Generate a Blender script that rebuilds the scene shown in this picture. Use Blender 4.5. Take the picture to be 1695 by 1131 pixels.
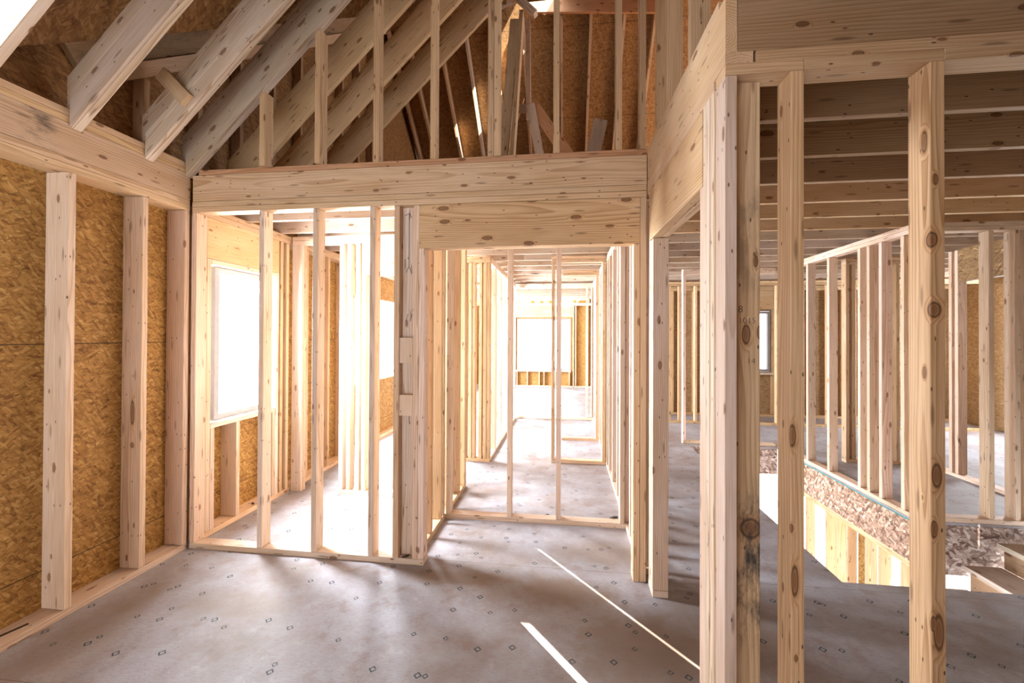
import bpy, bmesh, math, random
from mathutils import Vector, Matrix
random.seed(7)
S = bpy.context.scene
for o in list(bpy.data.objects): bpy.data.objects.remove(o)
COL = S.collection

# ------------------------------------------------------------------ camera
cam = bpy.data.cameras.new('camera'); cam_o = bpy.data.objects.new('camera', cam); COL.objects.link(cam_o)
F, YAW, PIT, ROL, OY = 707.175, .125911, .00712922, .00423237, -15.4438
fwd = Vector((-math.sin(YAW)*math.cos(PIT), math.cos(YAW)*math.cos(PIT), math.sin(PIT)))
rgt = Vector((math.cos(YAW), math.sin(YAW), 0)); up = rgt.cross(fwd)
r2 = rgt*math.cos(ROL) + up*math.sin(ROL); u2 = -rgt*math.sin(ROL) + up*math.cos(ROL)
M = Matrix((r2, u2, -fwd)).transposed().to_4x4(); M.translation = Vector((0, 0, 1.519))
cam_o.matrix_world = M
cam.sensor_fit = 'HORIZONTAL'; cam.sensor_width = 36.0; cam.lens = F/1695*36.0
cam.shift_y = OY/1695.0
cam.clip_start = .02; cam.clip_end = 200
S.camera = cam_o

# ------------------------------------------------------------------ light
S.view_settings.view_transform = 'Standard'; S.view_settings.look = 'None'
S.view_settings.gamma = 1.0; S.view_settings.use_curve_mapping = False
S.view_settings.exposure = 0.6
W = bpy.data.worlds.new('sky'); S.world = W; W.use_nodes = True
bg = W.node_tree.nodes['Background']; bg.inputs[0].default_value = (.93, .96, 1.0, 1); bg.inputs[1].default_value = 3.2
SUN_AZ = Vector((.63, -.78)); SUN_EL = math.radians(25)
sl = bpy.data.lights.new('sun', 'SUN'); sl.energy = 26; sl.angle = math.radians(.12); sl.color = (1, .95, .86)
so = bpy.data.objects.new('sun', sl); COL.objects.link(so)
sd = Vector((SUN_AZ.x*math.cos(SUN_EL), SUN_AZ.y*math.cos(SUN_EL), math.sin(SUN_EL)))
so.rotation_euler = sd.to_track_quat('Z', 'Y').to_euler()
def area(name, loc, aim, sx, sy, watts, col=(.86, .93, 1.0)):
    l = bpy.data.lights.new(name, 'AREA'); l.shape = 'RECTANGLE'; l.size = sx; l.size_y = sy; l.energy = watts; l.color = col
    o = bpy.data.objects.new(name, l); COL.objects.link(o); o.location = loc
    o.rotation_euler = (-Vector(aim)).to_track_quat('Z', 'Y').to_euler(); return o
# daylight at the windows; the deep, right and stairwell lamps are fill
area('daylight_window_left', (-2.95, 3.27, 1.45), (1, 0, -.1), .66, 1.15, 300)
area('daylight_window_middle', (-2.95, 6.1, 1.45), (1, 0, -.1), 1.6, 1.2, 430)
area('fill_deep_rooms', (-2.95, 9.8, 1.45), (1, 0, -.1), 2.2, 1.2, 300)  # added to brighten the far rooms, behind an unseen window
area('daylight_window_far', (-.67, 12.95, 1.3), (0, -1, -.1), 1.5, 1.45, 60)
area('fill_right_side', (7.2, 8.3, 1.45), (-1, .1, -.1), 4.0, 1.2, 520)  # added to brighten the right rooms, behind made-up windows
area('fill_stairwell', (5.6, 5.2, -1.4), (-1, -.1, .1), 3.0, 2.0, 55)  # fill lamp below the floor, no opening modelled there

# ------------------------------------------------------------------ materials
class NT:
    def __init__(s, name):
        s.m = bpy.data.materials.new(name); s.m.use_nodes = True; s.t = s.m.node_tree
        s.b = s.t.nodes['Principled BSDF']
    def n(s, typ, **kw):
        nd = s.t.nodes.new(typ)
        for k, v in kw.items():
            if k.startswith('i_'):
                nd.inputs[k[2:].replace('_', ' ')].default_value = v
            else: setattr(nd, k, v)
        return nd
    def l(s, a, b): s.t.links.new(a, b)
    def val(s, x, sock):
        if isinstance(x, (int, float, tuple)): sock.default_value = x
        else: s.l(x, sock)
    def math(s, op, a, b=0.0, c=None, clamp=False):
        nd = s.n('ShaderNodeMath', operation=op, use_clamp=clamp)
        s.val(a, nd.inputs[0]); s.val(b, nd.inputs[1])
        if c is not None: s.val(c, nd.inputs[2])
        return nd.outputs[0]
    def vmath(s, op, a, b=None):
        nd = s.n('ShaderNodeVectorMath', operation=op); s.val(a, nd.inputs[0])
        if b is not None: s.val(b, nd.inputs[1])
        return nd.outputs[0]
    def ramp(s, fac, stops, interp='LINEAR'):
        nd = s.n('ShaderNodeValToRGB'); e = nd.color_ramp; e.interpolation = interp
        while len(e.elements) > 1: e.elements.remove(e.elements[-1])
        e.elements[0].position = stops[0][0]; c = stops[0][1]; e.elements[0].color = (*c, 1) if len(c) == 3 else c
        for p, c in stops[1:]:
            el = e.elements.new(p); el.color = (*c, 1) if len(c) == 3 else c
        s.l(fac, nd.inputs[0]); return nd.outputs[0]
    def mix(s, f, a, b, mode='MIX'):
        nd = s.n('ShaderNodeMix', data_type='RGBA', blend_type=mode)
        s.val(f, nd.inputs[0]); s.val(a, nd.inputs[6]); s.val(b, nd.inputs[7]); return nd.outputs[2]
    def noise(s, vec, scale, detail=3, rough=.5, dim='3D'):
        nd = s.n('ShaderNodeTexNoise', noise_dimensions=dim); s.l(vec, nd.inputs['Vector'])
        nd.inputs['Scale'].default_value = scale; nd.inputs['Detail'].default_value = detail; nd.inputs['Roughness'].default_value = rough
        return nd.outputs[0]
    def mapr(s, v, a, b, c=0.0, d=1.0, smooth=True):
        nd = s.n('ShaderNodeMapRange', interpolation_type='SMOOTHSTEP' if smooth else 'LINEAR')
        s.l(v, nd.inputs[0])
        for i, x in enumerate((a, b, c, d)): nd.inputs[i+1].default_value = x
        return nd.outputs[0]

def pine(name, mold=0.0, windows=None, contrast=1.0, knot=1.0, spots=(), moldscale=1.0):
    """sawn softwood, grain along local X; spots = extra knots (x, u, half length, half width), u = local y + z"""
    k = NT(name)
    tc = k.n('ShaderNodeTexCoord'); oi = k.n('ShaderNodeObjectInfo'); rnd = oi.outputs['Random']
    sx = k.n('ShaderNodeSeparateXYZ'); k.l(tc.outputs['Object'], sx.inputs[0]); x_, y_, z_ = sx.outputs
    off = k.n('ShaderNodeCombineXYZ'); k.l(k.math('MULTIPLY', rnd, 37.0), off.inputs[0]); k.l(k.math('MULTIPLY', rnd, 91.0), off.inputs[1]); k.l(k.math('MULTIPLY', rnd, 53.0), off.inputs[2])
    P = k.vmath('ADD', tc.outputs['Object'], off.outputs[0])
    u = k.math('ADD', y_, z_)
    uv = k.n('ShaderNodeCombineXYZ'); k.l(k.math('MULTIPLY_ADD', rnd, 61.0, x_), uv.inputs[0]); k.l(k.math('MULTIPLY_ADD', rnd, 23.0, u), uv.inputs[1])
    wob = k.noise(k.vmath('MULTIPLY', P, (8, 26, 26)), 1.0, 2)
    def cells(sx_, sy_):
        vo = k.n('ShaderNodeTexVoronoi', voronoi_dimensions='2D'); k.l(k.vmath('MULTIPLY', uv.outputs[0], (sx_, sy_, 0)), vo.inputs['Vector']); vo.inputs['Scale'].default_value = 1.0
        sc = k.n('ShaderNodeSeparateColor'); k.l(vo.outputs['Color'], sc.inputs[0]); return vo.outputs['Distance'], sc.outputs
    kd, kc = cells(3.4, 8.5)
    kd = k.math('ADD', kd, k.math('MULTIPLY_ADD', wob, .08, -.04))
    rad = k.math('MULTIPLY_ADD', kc[0], .06*knot, .016)
    kr = k.math('DIVIDE', kd, rad); kr = k.math('ADD', kr, k.math('MULTIPLY', k.math('GREATER_THAN', kc[1], .62), 50.0))
    for (sxx, su_, hl, hw) in spots:
        dx = k.math('DIVIDE', k.math('SUBTRACT', x_, sxx), hl); du = k.math('DIVIDE', k.math('SUBTRACT', u, su_), hw)
        dd = k.math('SQRT', k.math('ADD', k.math('MULTIPLY', dx, dx), k.math('MULTIPLY', du, du)))
        kr = k.math('MINIMUM', kr, k.math('ADD', dd, k.math('MULTIPLY_ADD', wob, .5, -.25)))
    knotm = k.mapr(kr, .55, 1.05, .75, 0); rimm = k.math('MULTIPLY', k.mapr(kr, .7, .95), k.mapr(kr, 1.0, 1.3, 1, 0)); halo = k.mapr(kr, .9, 2.3, 1, 0)
    low = k.noise(k.vmath('MULTIPLY', P, (.8, 5, 5)), 1.0, 2)
    oy = k.math('MULTIPLY_ADD', k.math('FRACT', k.math('MULTIPLY', rnd, 7.3)), .20, -.10)
    oz = k.math('MULTIPLY_ADD', k.math('FRACT', k.math('MULTIPLY', rnd, 13.7)), .20, -.02)
    dy = k.math('SUBTRACT', y_, oy); dz = k.math('SUBTRACT', z_, oz)
    r = k.math('SQRT', k.math('ADD', k.math('MULTIPLY', dy, dy), k.math('MULTIPLY', dz, dz)))
    r = k.math('ADD', r, k.math('MULTIPLY', low, .06)); r = k.math('ADD', r, k.math('MULTIPLY', halo, .013))
    ring = k.math('FRACT', k.math('MULTIPLY', r, 105.0))
    ringc = k.math('MULTIPLY', k.mapr(ring, 0.0, .86, 0, 1, False), k.mapr(ring, .9, 1.0, 1, 0))
    fine = k.noise(k.vmath('MULTIPLY', P, (5, 230, 230)), 1.0, 3)
    blot = k.noise(k.vmath('MULTIPLY', P, (1.5, 8, 8)), 1.0, 3)
    base = k.mix(k.math('MULTIPLY', k.math('POWER', ringc, 2.0), .8*contrast, clamp=True), (.66, .51, .365, 1), (.42, .27, .15, 1))
    base = k.mix(k.mapr(blot, .38, .72, 0, .55), base, (.71, .575, .45, 1))
    base = k.mix(k.mapr(blot, .45, .25, 0, .35), base, (.47, .29, .145, 1))
    base = k.mix(k.mapr(fine, .4, .75, 0, .4), base, (.34, .20, .10, 1))
    base = k.mix(k.math('MULTIPLY', halo, .45), base, (.42, .21, .085, 1))
    base = k.mix(knotm, base, (.17, .08, .042, 1)); base = k.mix(k.math('MULTIPLY', rimm, .8), base, (.05, .026, .016, 1))
    # nail heads, resin and dirt specks
    nd, nc = cells(9, 24)
    dots = k.math('MULTIPLY', k.mapr(nd, .045, .085, 1, 0), k.math('LESS_THAN', nc[0], .20))
    base = k.mix(k.math('MULTIPLY', dots, .85), base, (.05, .03, .022, 1))
    sd_, sc_ = cells(3.1, 19)
    streak = k.math('MULTIPLY', k.mapr(sd_, .05, .16, 1, 0), k.math('LESS_THAN', sc_[0], .3))
    base = k.mix(k.math('MULTIPLY', streak, .55), base, (.12, .065, .035, 1))
    col = k.mix(1.0, base, oi.outputs['Color'], 'MULTIPLY')
    tv = k.math('MULTIPLY_ADD', rnd, .20, .90)
    tcmb = k.n('ShaderNodeCombineColor'); [k.l(tv, tcmb.inputs[i]) for i in range(3)]
    col = k.mix(1.0, col, tcmb.outputs[0], 'MULTIPLY')
    if mold:
        mn = k.noise(k.vmath('MULTIPLY', P, (5*moldscale, 14*moldscale, 14*moldscale)), 1.0, 7, .72)
        mm = k.mapr(mn, .43, .66, 0, mold)
        if windows:
            w = 0.0
            for (a, b, c, d, s_) in windows:
                w = k.math('ADD', w, k.math('MULTIPLY', k.math('MULTIPLY', k.mapr(x_, a, b), k.mapr(x_, c, d, 1, 0)), s_))
            mm = k.math('MULTIPLY', mm, w, clamp=True)
        col = k.mix(mm, col, (.045, .043, .042, 1))
    k.l(col, k.b.inputs['Base Color']); k.b.inputs['Roughness'].default_value = .62
    k.b.inputs['Specular IOR Level'].default_value = .3
    bp = k.n('ShaderNodeBump'); bp.inputs['Strength'].default_value = .15; bp.inputs['Distance'].default_value = .002
    k.l(k.math('ADD', ringc, fine), bp.inputs['Height']); k.l(bp.outputs[0], k.b.inputs['Normal'])
    return k.m

def osb(name, u, v, dark, mid, light, su=11.0, sv=52.0, hi=(.78, .56, .28), seam=None, con=.38):
    """strand board seen on the plane of world axes u, v (0 x, 1 y, 2 z)"""
    k = NT(name)
    g = k.n('ShaderNodeNewGeometry'); sp = k.n('ShaderNodeSeparateXYZ'); k.l(g.outputs['Position'], sp.inputs[0])
    cb = k.n('ShaderNodeCombineXYZ'); k.l(sp.outputs[u], cb.inputs[0]); k.l(sp.outputs[v], cb.inputs[1])
    P = cb.outputs[0]
    wob = k.noise(P, 3.0, 3)
    layers = []
    for a, s1, s2 in ((4, su, sv), (-14, su*1.2, sv*1.25), (21, su*1.5, sv*1.3), (-33, su*1.8, sv*1.2), (52, su*1.9, sv*1.1)):
        mp = k.n('ShaderNodeMapping'); mp.inputs['Rotation'].default_value = (0, 0, math.radians(a)); k.l(P, mp.inputs['Vector'])
        sv_ = k.vmath('MULTIPLY', mp.outputs[0], (s1, s2, 1))
        vo = k.n('ShaderNodeTexVoronoi', voronoi_dimensions='2D'); k.l(sv_, vo.inputs['Vector']); vo.inputs['Scale'].default_value = 1
        s = k.n('ShaderNodeSeparateColor'); k.l(vo.outputs['Color'], s.inputs[0])
        layers.append((s.outputs[0], s.outputs[1], vo.outputs['Distance']))
    tone, edge = layers[0][0], layers[0][2]
    for t, w, d in layers[1:]:
        sel = k.math('GREATER_THAN', w, .52)
        nd = k.n('ShaderNodeMix', data_type='FLOAT'); k.l(sel, nd.inputs[0]); k.l(tone, nd.inputs[2]); k.l(t, nd.inputs[3]); tone = nd.outputs[0]
        ne = k.n('ShaderNodeMix', data_type='FLOAT'); k.l(sel, ne.inputs[0]); k.l(edge, ne.inputs[2]); k.l(d, ne.inputs[3]); edge = ne.outputs[0]
    fine = k.noise(k.vmath('MULTIPLY', P, (22, 300, 1)), 1, 3); med = k.noise(k.vmath('MULTIPLY', P, (9, 45, 1)), 1, 4, .6)
    t2 = k.math('ADD', k.math('MULTIPLY', tone, con), k.math('MULTIPLY', wob, .25)); t2 = k.math('ADD', t2, k.math('MULTIPLY_ADD', fine, .35, -.175+.35-con*.5+.02)); t2 = k.math('ADD', t2, k.math('MULTIPLY_ADD', med, .9, -.45))
    col = k.ramp(t2, [(0.06, dark), (.30, mid), (.68, light), (.93, hi)])
    col = k.mix(k.mapr(edge, .5, .8, 0, con*.9), col, (*[c*.45 for c in dark], 1))
    if seam:
        uu = sp.outputs[seam[0]]
        f = k.math('ABSOLUTE', k.math('SUBTRACT', k.math('FRACT', k.math('DIVIDE', k.math('SUBTRACT', uu, seam[2]), seam[1])), .5))
        col = k.mix(k.mapr(f, .4965, .4985, 0, .85), col, (.05, .03, .015, 1))
    k.l(col, k.b.inputs['Base Color']); k.b.inputs['Roughness'].default_value = .6
    k.b.inputs['Specular IOR Level'].default_value = .25
    bp = k.n('ShaderNodeBump'); bp.inputs['Strength'].default_value = .25; bp.inputs['Distance'].default_value = .003
    k.l(t2, bp.inputs['Height']); k.l(bp.outputs[0], k.b.inputs['Normal'])
    return k.m

def subfloor():
    k = NT('subfloor_panel')
    g = k.n('ShaderNodeNewGeometry'); sp = k.n('ShaderNodeSeparateXYZ'); k.l(g.outputs['Position'], sp.inputs[0])
    P = g.outputs['Position']; X, Y = sp.outputs[0], sp.outputs[1]
    big = k.noise(P, 1.1, 5, .65); med = k.noise(P, 5.5, 6, .7); strand = k.noise(k.vmath('MULTIPLY', P, (26, 150, 40)), 1, 4, .65)
    speck = k.noise(P, 75, 3, .75); grit = k.noise(P, 240, 2, .6)
    col = k.ramp(big, [(.34, (.235, .185, .17)), (.46, (.315, .29, .30)), (.56, (.37, .365, .405)), (.70, (.44, .455, .52))])
    col = k.mix(k.mapr(med, .50, .70, 0, .6), col, (.235, .165, .13, 1))
    col = k.mix(k.mapr(med, .46, .25, 0, .55), col, (.52, .51, .54, 1))
    col = k.mix(k.mapr(strand, .45, .72, 0, .45), col, (.27, .20, .165, 1))
    col = k.mix(k.mapr(grit, .5, .75, 0, .45), col, (.24, .19, .17, 1))
    col = k.mix(k.mapr(speck, .60, .70, 0, .7), col, (.14, .10, .085, 1))
    # brown dirt scuffs with a shape of their own
    for (cx, cy, rx, ry, amt) in ((.02, 2.55, .42, .22, .8), (.42, 2.15, .55, .4, .75), (-.7, 2.62, .5, .13, .8), (.3, 3.05, .5, .25, .6), (-1.9, 2.2, .5, .2, .5), (-2.45, 1.9, .2, .7, .5), (.95, 2.35, .35, .5, .6)):
        dx = k.math('DIVIDE', k.math('SUBTRACT', X, cx), rx); dy = k.math('DIVIDE', k.math('SUBTRACT', Y, cy), ry)
        d = k.math('SQRT', k.math('ADD', k.math('MULTIPLY', dx, dx), k.math('MULTIPLY', dy, dy)))
        d = k.math('ADD', d, k.math('MULTIPLY_ADD', med, 1.6, -.8))
        col = k.mix(k.mapr(d, .25, 1.0, amt, 0), col, (.215, .15, .105, 1))
    # printed diamond fastening marks
    def marks(sx_, sy_, ox, oy, keep, size):
        u = k.math('ADD', k.math('MULTIPLY', X, sx_), ox); v = k.math('ADD', k.math('MULTIPLY', Y, sy_), oy)
        cell = k.n('ShaderNodeCombineXYZ'); k.l(k.math('FLOOR', u), cell.inputs[0]); k.l(k.math('FLOOR', v), cell.inputs[1])
        wn = k.n('ShaderNodeTexWhiteNoise', noise_dimensions='2D'); k.l(cell.outputs[0], wn.inputs['Vector'])
        s = k.n('ShaderNodeSeparateColor'); k.l(wn.outputs['Color'], s.inputs[0])
        fx = k.math('SUBTRACT', k.math('FRACT', u), k.math('MULTIPLY_ADD', s.outputs[0], .6, .2)); fy = k.math('SUBTRACT', k.math('FRACT', v), k.math('MULTIPLY_ADD', s.outputs[1], .6, .2))
        fx = k.math('ABSOLUTE', k.math('DIVIDE', fx, sx_)); fy = k.math('ABSOLUTE', k.math('DIVIDE', fy, sy_))
        d = k.math('ADD', fx, fy)
        ringm = k.math('MULTIPLY', k.mapr(d, size*.5, size*.62), k.mapr(d, size*.95, size*1.05, 1, 0))
        fade = k.mapr(k.noise(P, 60, 2), .35, .5, .55, 1)
        return k.math('MULTIPLY', k.math('MULTIPLY', ringm, fade), k.math('LESS_THAN', s.outputs[2], keep))
    m = k.math('MAXIMUM', marks(4.2, 4.6, .3, .1, .62, .020), marks(5.3, 3.9, .7, .45, .42, .016))
    col = k.mix(k.math('MULTIPLY', m, .95), col, (.03, .055, .07, 1))
    # panel joints
    f = k.math('ABSOLUTE', k.math('SUBTRACT', k.math('FRACT', k.math('DIVIDE', k.math('ADD', Y, 50.0-.35), 1.22)), .5))
    col = k.mix(k.mapr(f, .4975, .4988, 0, .6), col, (.13, .10, .08, 1))
    k.l(col, k.b.inputs['Base Color']); k.b.inputs['Roughness'].default_value = .6
    k.b.inputs['Specular IOR Level'].default_value = .2
    bp = k.n('ShaderNodeBump'); bp.inputs['Strength'].default_value = .3; bp.inputs['Distance'].default_value = .004
    k.l(k.math('ADD', strand, med), bp.inputs['Height']); k.l(bp.outputs[0], k.b.inputs['Normal'])
    return k.m

def plain(name, c, rough=.6, metal=0):
    k = NT(name); tc = k.n('ShaderNodeTexCoord'); n = k.noise(tc.outputs['Object'], 30, 3)
    col = k.mix(k.mapr(n, .3, .7, 0, .25), (*c, 1), (*[x*.75 for x in c], 1)); k.l(col, k.b.inputs['Base Color'])
    k.b.inputs['Roughness'].default_value = rough; k.b.inputs['Metallic'].default_value = metal; return k.m
def glassmat():
    k = NT('window_glass'); t = k.n('ShaderNodeBsdfTransparent'); g = k.n('ShaderNodeBsdfGlossy'); g.inputs['Roughness'].default_value = .02
    mx = k.n('ShaderNodeMixShader'); mx.inputs[0].default_value = .05
    k.l(t.outputs[0], mx.inputs[1]); k.l(g.outputs[0], mx.inputs[2]); k.l(mx.outputs[0], k.t.nodes['Material Output'].inputs[0]); return k.m

PINE = pine('pine')
PINE_MOLD = pine('pine_with_mold', .6, [(-9, -8, 8, 9, .8)], moldscale=.45)
PINE_MOSS = pine('pine_mossy', .85, [(-9, -8, 8, 9, .9)], moldscale=.8)
PINE_SPOT = pine('pine_blackened', .97, [(-.80, -.62, -.30, -.12, 1.0), (.42, .55, .75, .9, .45)], 1.0, 1.0, [(.33, -.02, .03, .012), (-.33, -.035, .03, .03)])
PINE_KNOT = pine('pine_knotty', 0, None, 1.35, 1.5)
PINE_HEART = pine('pine_heart_knot', 0, None, 1.1, .9, [(.0, -.028, .035, .011), (-.47, -.036, .045, .010), (-.30, -.025, .012, .006), (-.72, -.04, .01, .005)])
PINE_DARKKNOT = pine('pine_dark_knots', 0, None, 1.35, .9, [(.63, -.026, .022, .016), (.41, -.032, .022, .018), (-.11, -.040, .035, .012), (-.60, -.044, .05, .013), (.95, .0, .03, .01), (-1.0, -.05, .06, .012)])
PINE_RESIN = pine('pine_resin_pocket', 0, None, .9, 1.0, [(-.19, -.030, .07, .012), (-.40, -.03, .015, .01)])
PINE_STAIN = pine('pine_grey_stain', .75, [(.62, .70, .76, .84, 1.0)], 1.0, 1.1)
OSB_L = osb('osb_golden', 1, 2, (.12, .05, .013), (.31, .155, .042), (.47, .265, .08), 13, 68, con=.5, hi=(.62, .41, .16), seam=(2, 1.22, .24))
OSB_FY = osb('osb_golden_cross', 0, 2, (.20, .085, .02), (.40, .20, .06), (.56, .32, .10), 13, 68)
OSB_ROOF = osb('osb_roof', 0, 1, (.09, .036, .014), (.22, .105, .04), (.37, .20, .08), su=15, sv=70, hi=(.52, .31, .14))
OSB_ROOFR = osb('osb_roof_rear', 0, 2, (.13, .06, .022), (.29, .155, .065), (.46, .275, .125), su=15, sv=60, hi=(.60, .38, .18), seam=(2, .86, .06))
OSB_RIM = osb('osb_rim_lengthwise', 1, 2, (.11, .05, .03), (.25, .135, .085), (.46, .30, .21), su=11, sv=40, hi=(.68, .52, .42), con=.7)
OSB_RIMX = osb('osb_rim_cross', 0, 2, (.11, .06, .045), (.28, .19, .16), (.50, .40, .36), su=11, sv=38, hi=(.72, .64, .60), con=.7)
OSB_OUT = osb('osb_outer', 0, 2, (.15, .075, .03), (.30, .18, .085), (.44, .30, .16), 13, 62, hi=(.56, .42, .26))
OSB_OUTY = osb('osb_outer_lengthwise', 1, 2, (.15, .075, .03), (.30, .18, .085), (.44, .30, .16), 13, 62, hi=(.56, .42, .26))
OSB_GABLE_SHADED = osb('osb_gable_shaded', 1, 2, (.09, .036, .014), (.20, .09, .032), (.34, .175, .065), 13, 62, hi=(.45, .26, .10))  # strand board colour darkened to stand in for the unlit attic
OSB_HDR = osb('osb_header', 1, 2, (.07, .035, .015), (.20, .11, .05), (.36, .22, .10), su=4, sv=70)
FLOOR = subfloor(); GLASS = glassmat()
VINYL = plain('window_vinyl', (.33, .34, .36), .45); GRAPH = plain('pencil', (.05, .045, .05), .8)
TEAL = plain('teal_sealant', (.03, .22, .22), .5); INK = plain('stamp_ink', (.06, .05, .05), .8)
CONC = plain('concrete', (.55, .55, .55), .8); SCRAP = plain('dark_scrap', (.04, .035, .035), .7)

# ------------------------------------------------------------------ builders
def tag(o, label=None, cat=None, group=None, kind=None):
    if label: o['label'] = label
    if cat: o['category'] = cat
    if group: o['group'] = group
    if kind: o['kind'] = kind
    return o
def link(name, bm, mat, parent=None, tone=(1, 1, 1)):
    me = bpy.data.meshes.new(name); bmesh.ops.recalc_face_normals(bm, faces=bm.faces[:]); bm.to_mesh(me); bm.free()
    if mat: me.materials.append(mat)
    o = bpy.data.objects.new(name, me); COL.objects.link(o); o.color = (*tone, 1)
    if parent: o.parent = parent
    return o
def boxbm(bm, x0, x1, y0, y1, z0, z1, bev=0.0):
    r = bmesh.ops.create_cube(bm, size=1.0); vs = r['verts']
    for v in vs: v.co = Vector((x0+(v.co.x+.5)*(x1-x0), y0+(v.co.y+.5)*(y1-y0), z0+(v.co.z+.5)*(z1-z0)))
    if bev:
        es = {e for v in vs for e in v.link_edges}
        bmesh.ops.bevel(bm, geom=list(es), offset=bev, segments=1, affect='EDGES')
AXROT = {'x': Matrix.Identity(3), 'y': Matrix(((0, -1, 0), (1, 0, 0), (0, 0, 1))), 'z': Matrix(((0, 0, -1), (0, 1, 0), (1, 0, 0)))}
T_PALE = (1.20, 1.24, 1.36); T_PINK = (1.16, 1.14, 1.22); T_TAN = (.95, .86, .73); T_WARM = (1.05, .98, .89); T_RED = (.95, .70, .55); T_BROWN = (.66, .57, .48); T_WHITE = (1.30, 1.42, 1.65)
T_GREY = (.90, .95, 1.06); T_YEL = (1.05, .93, .74)
def vary(t, a=.06):
    s = 1+random.uniform(-a, a); return (t[0]*s, t[1]*s*(1+random.uniform(-.02, .02)), t[2]*s*(1+random.uniform(-.04, .04)))
def stick(name, x0, x1, y0, y1, z0, z1, label=None, cat=None, tone=T_WARM, mat=None, group=None, axis=None, parent=None, bev=.0018, kind=None):
    d = (x1-x0, y1-y0, z1-z0)
    axis = axis or 'xyz'[max(range(3), key=lambda i: d[i])]
    R = AXROT[axis]; c = Vector(((x0+x1)/2, (y0+y1)/2, (z0+z1)/2))
    l = [abs(sum(R[j][i]*d[j] for j in range(3))) for i in range(3)]
    bm = bmesh.new(); boxbm(bm, -l[0]/2, l[0]/2, -l[1]/2, l[1]/2, -l[2]/2, l[2]/2, bev)
    o = link(name, bm, mat or PINE, parent, vary(tone)); m = R.to_4x4(); m.translation = c; o.matrix_world = m
    return tag(o, label, cat, group, kind)
def member(name, prof, length_axis_from, length_axis_to, side, label=None, cat=None, tone=T_WARM, mat=None, group=None, parent=None, cut=None):
    """board running from point a to point b; prof = (thickness along side vector, depth across); side = world unit vector of thickness.
    The line a-b is the lower edge on the -side face. cut=(plane list) trims ends: (point, normal keeps negative)."""
    a, b = Vector(length_axis_from), Vector(length_axis_to); X = (b-a).normalized(); Yv = Vector(side).normalized(); Yv = (Yv-X*Yv.dot(X)).normalized(); Z = X.cross(Yv)
    if Z.z < 0 or (abs(Z.z) < 1e-6 and Z.y < 0): flip = True
    else: flip = False
    L = (b-a).length; t, h = prof
    bm = bmesh.new()
    if flip: boxbm(bm, 0, L, 0, t, -h, 0)
    else: boxbm(bm, 0, L, 0, t, 0, h)
    mw = Matrix((X, Yv, Z)).transposed().to_4x4(); mw.translation = a
    if cut:
        inv = mw.inverted()
        for p, n in cut:
            lp = inv @ Vector(p); ln = (mw.to_3x3().transposed() @ Vector(n))
            g = bm.verts[:]+bm.edges[:]+bm.faces[:]
            r = bmesh.ops.bisect_plane(bm, geom=g, plane_co=lp, plane_no=ln, clear_outer=True)
            es = [e for e in r['geom_cut'] if isinstance(e, bmesh.types.BMEdge)]
            if es: bmesh.ops.edgeloop_fill(bm, edges=es)
    bmesh.ops.translate(bm, verts=bm.verts, vec=Vector((-L/2, -t/2, -h/2 if not flip else h/2)))
    mw = mw @ Matrix.Translation(Vector((L/2, t/2, h/2 if not flip else -h/2)))
    o = link(name, bm, mat or PINE, parent, vary(tone)); o.matrix_world = mw
    return tag(o, label, cat, group)
def slab(name, boxes, mat, parent=None, tone=(1, 1, 1)):
    bm = bmesh.new()
    for b in boxes: boxbm(bm, *b)
    return link(name, bm, mat, parent, tone)
def sheet(name, pts, thick, n, mat):
    """flat panel from a polygon with real thickness, extruded along n"""
    bm = bmesh.new(); vs = [bm.verts.new(p) for p in pts]; f = bm.faces.new(vs)
    r = bmesh.ops.extrude_face_region(bm, geom=[f]); vv = [g for g in r['geom'] if isinstance(g, bmesh.types.BMVert)]
    bmesh.ops.translate(bm, verts=vv, vec=Vector(n).normalized()*thick)
    return link(name, bm, mat)
ORD = ['first', 'second', 'third', 'fourth', 'fifth', 'sixth', 'seventh', 'eighth', 'ninth', 'tenth', 'eleventh', 'twelfth', 'thirteenth', 'fourteenth', 'fifteenth', 'sixteenth', 'seventeenth', 'eighteenth', 'nineteenth', 'twentieth', 'twenty-first', 'twenty-second', 'twenty-third', 'twenty-fourth', 'twenty-fifth', 'twenty-sixth']
t = .0381; d4 = .089; d6 = .140
XL = -2.656; D = 2.725; D2 = D+d4

# ================================================================== setting
EPS = .002
slab('floor', [(-2.8, 1.70, -.6, 12.7, -.022, 0), (1.70, 7.0, -.6, 2.89, -.022, 0), (1.70, 2.865, 6.25, 12.7, -.022, 0), (2.865, 7.0, 3.935, 12.7, -.022, 0)], FLOOR)['kind'] = 'structure'
f2 = slab('floor', [(-2.8, 8.0, 0.0, 12.7, -2.80, -2.75)], CONC); f2['kind'] = 'structure'
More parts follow.
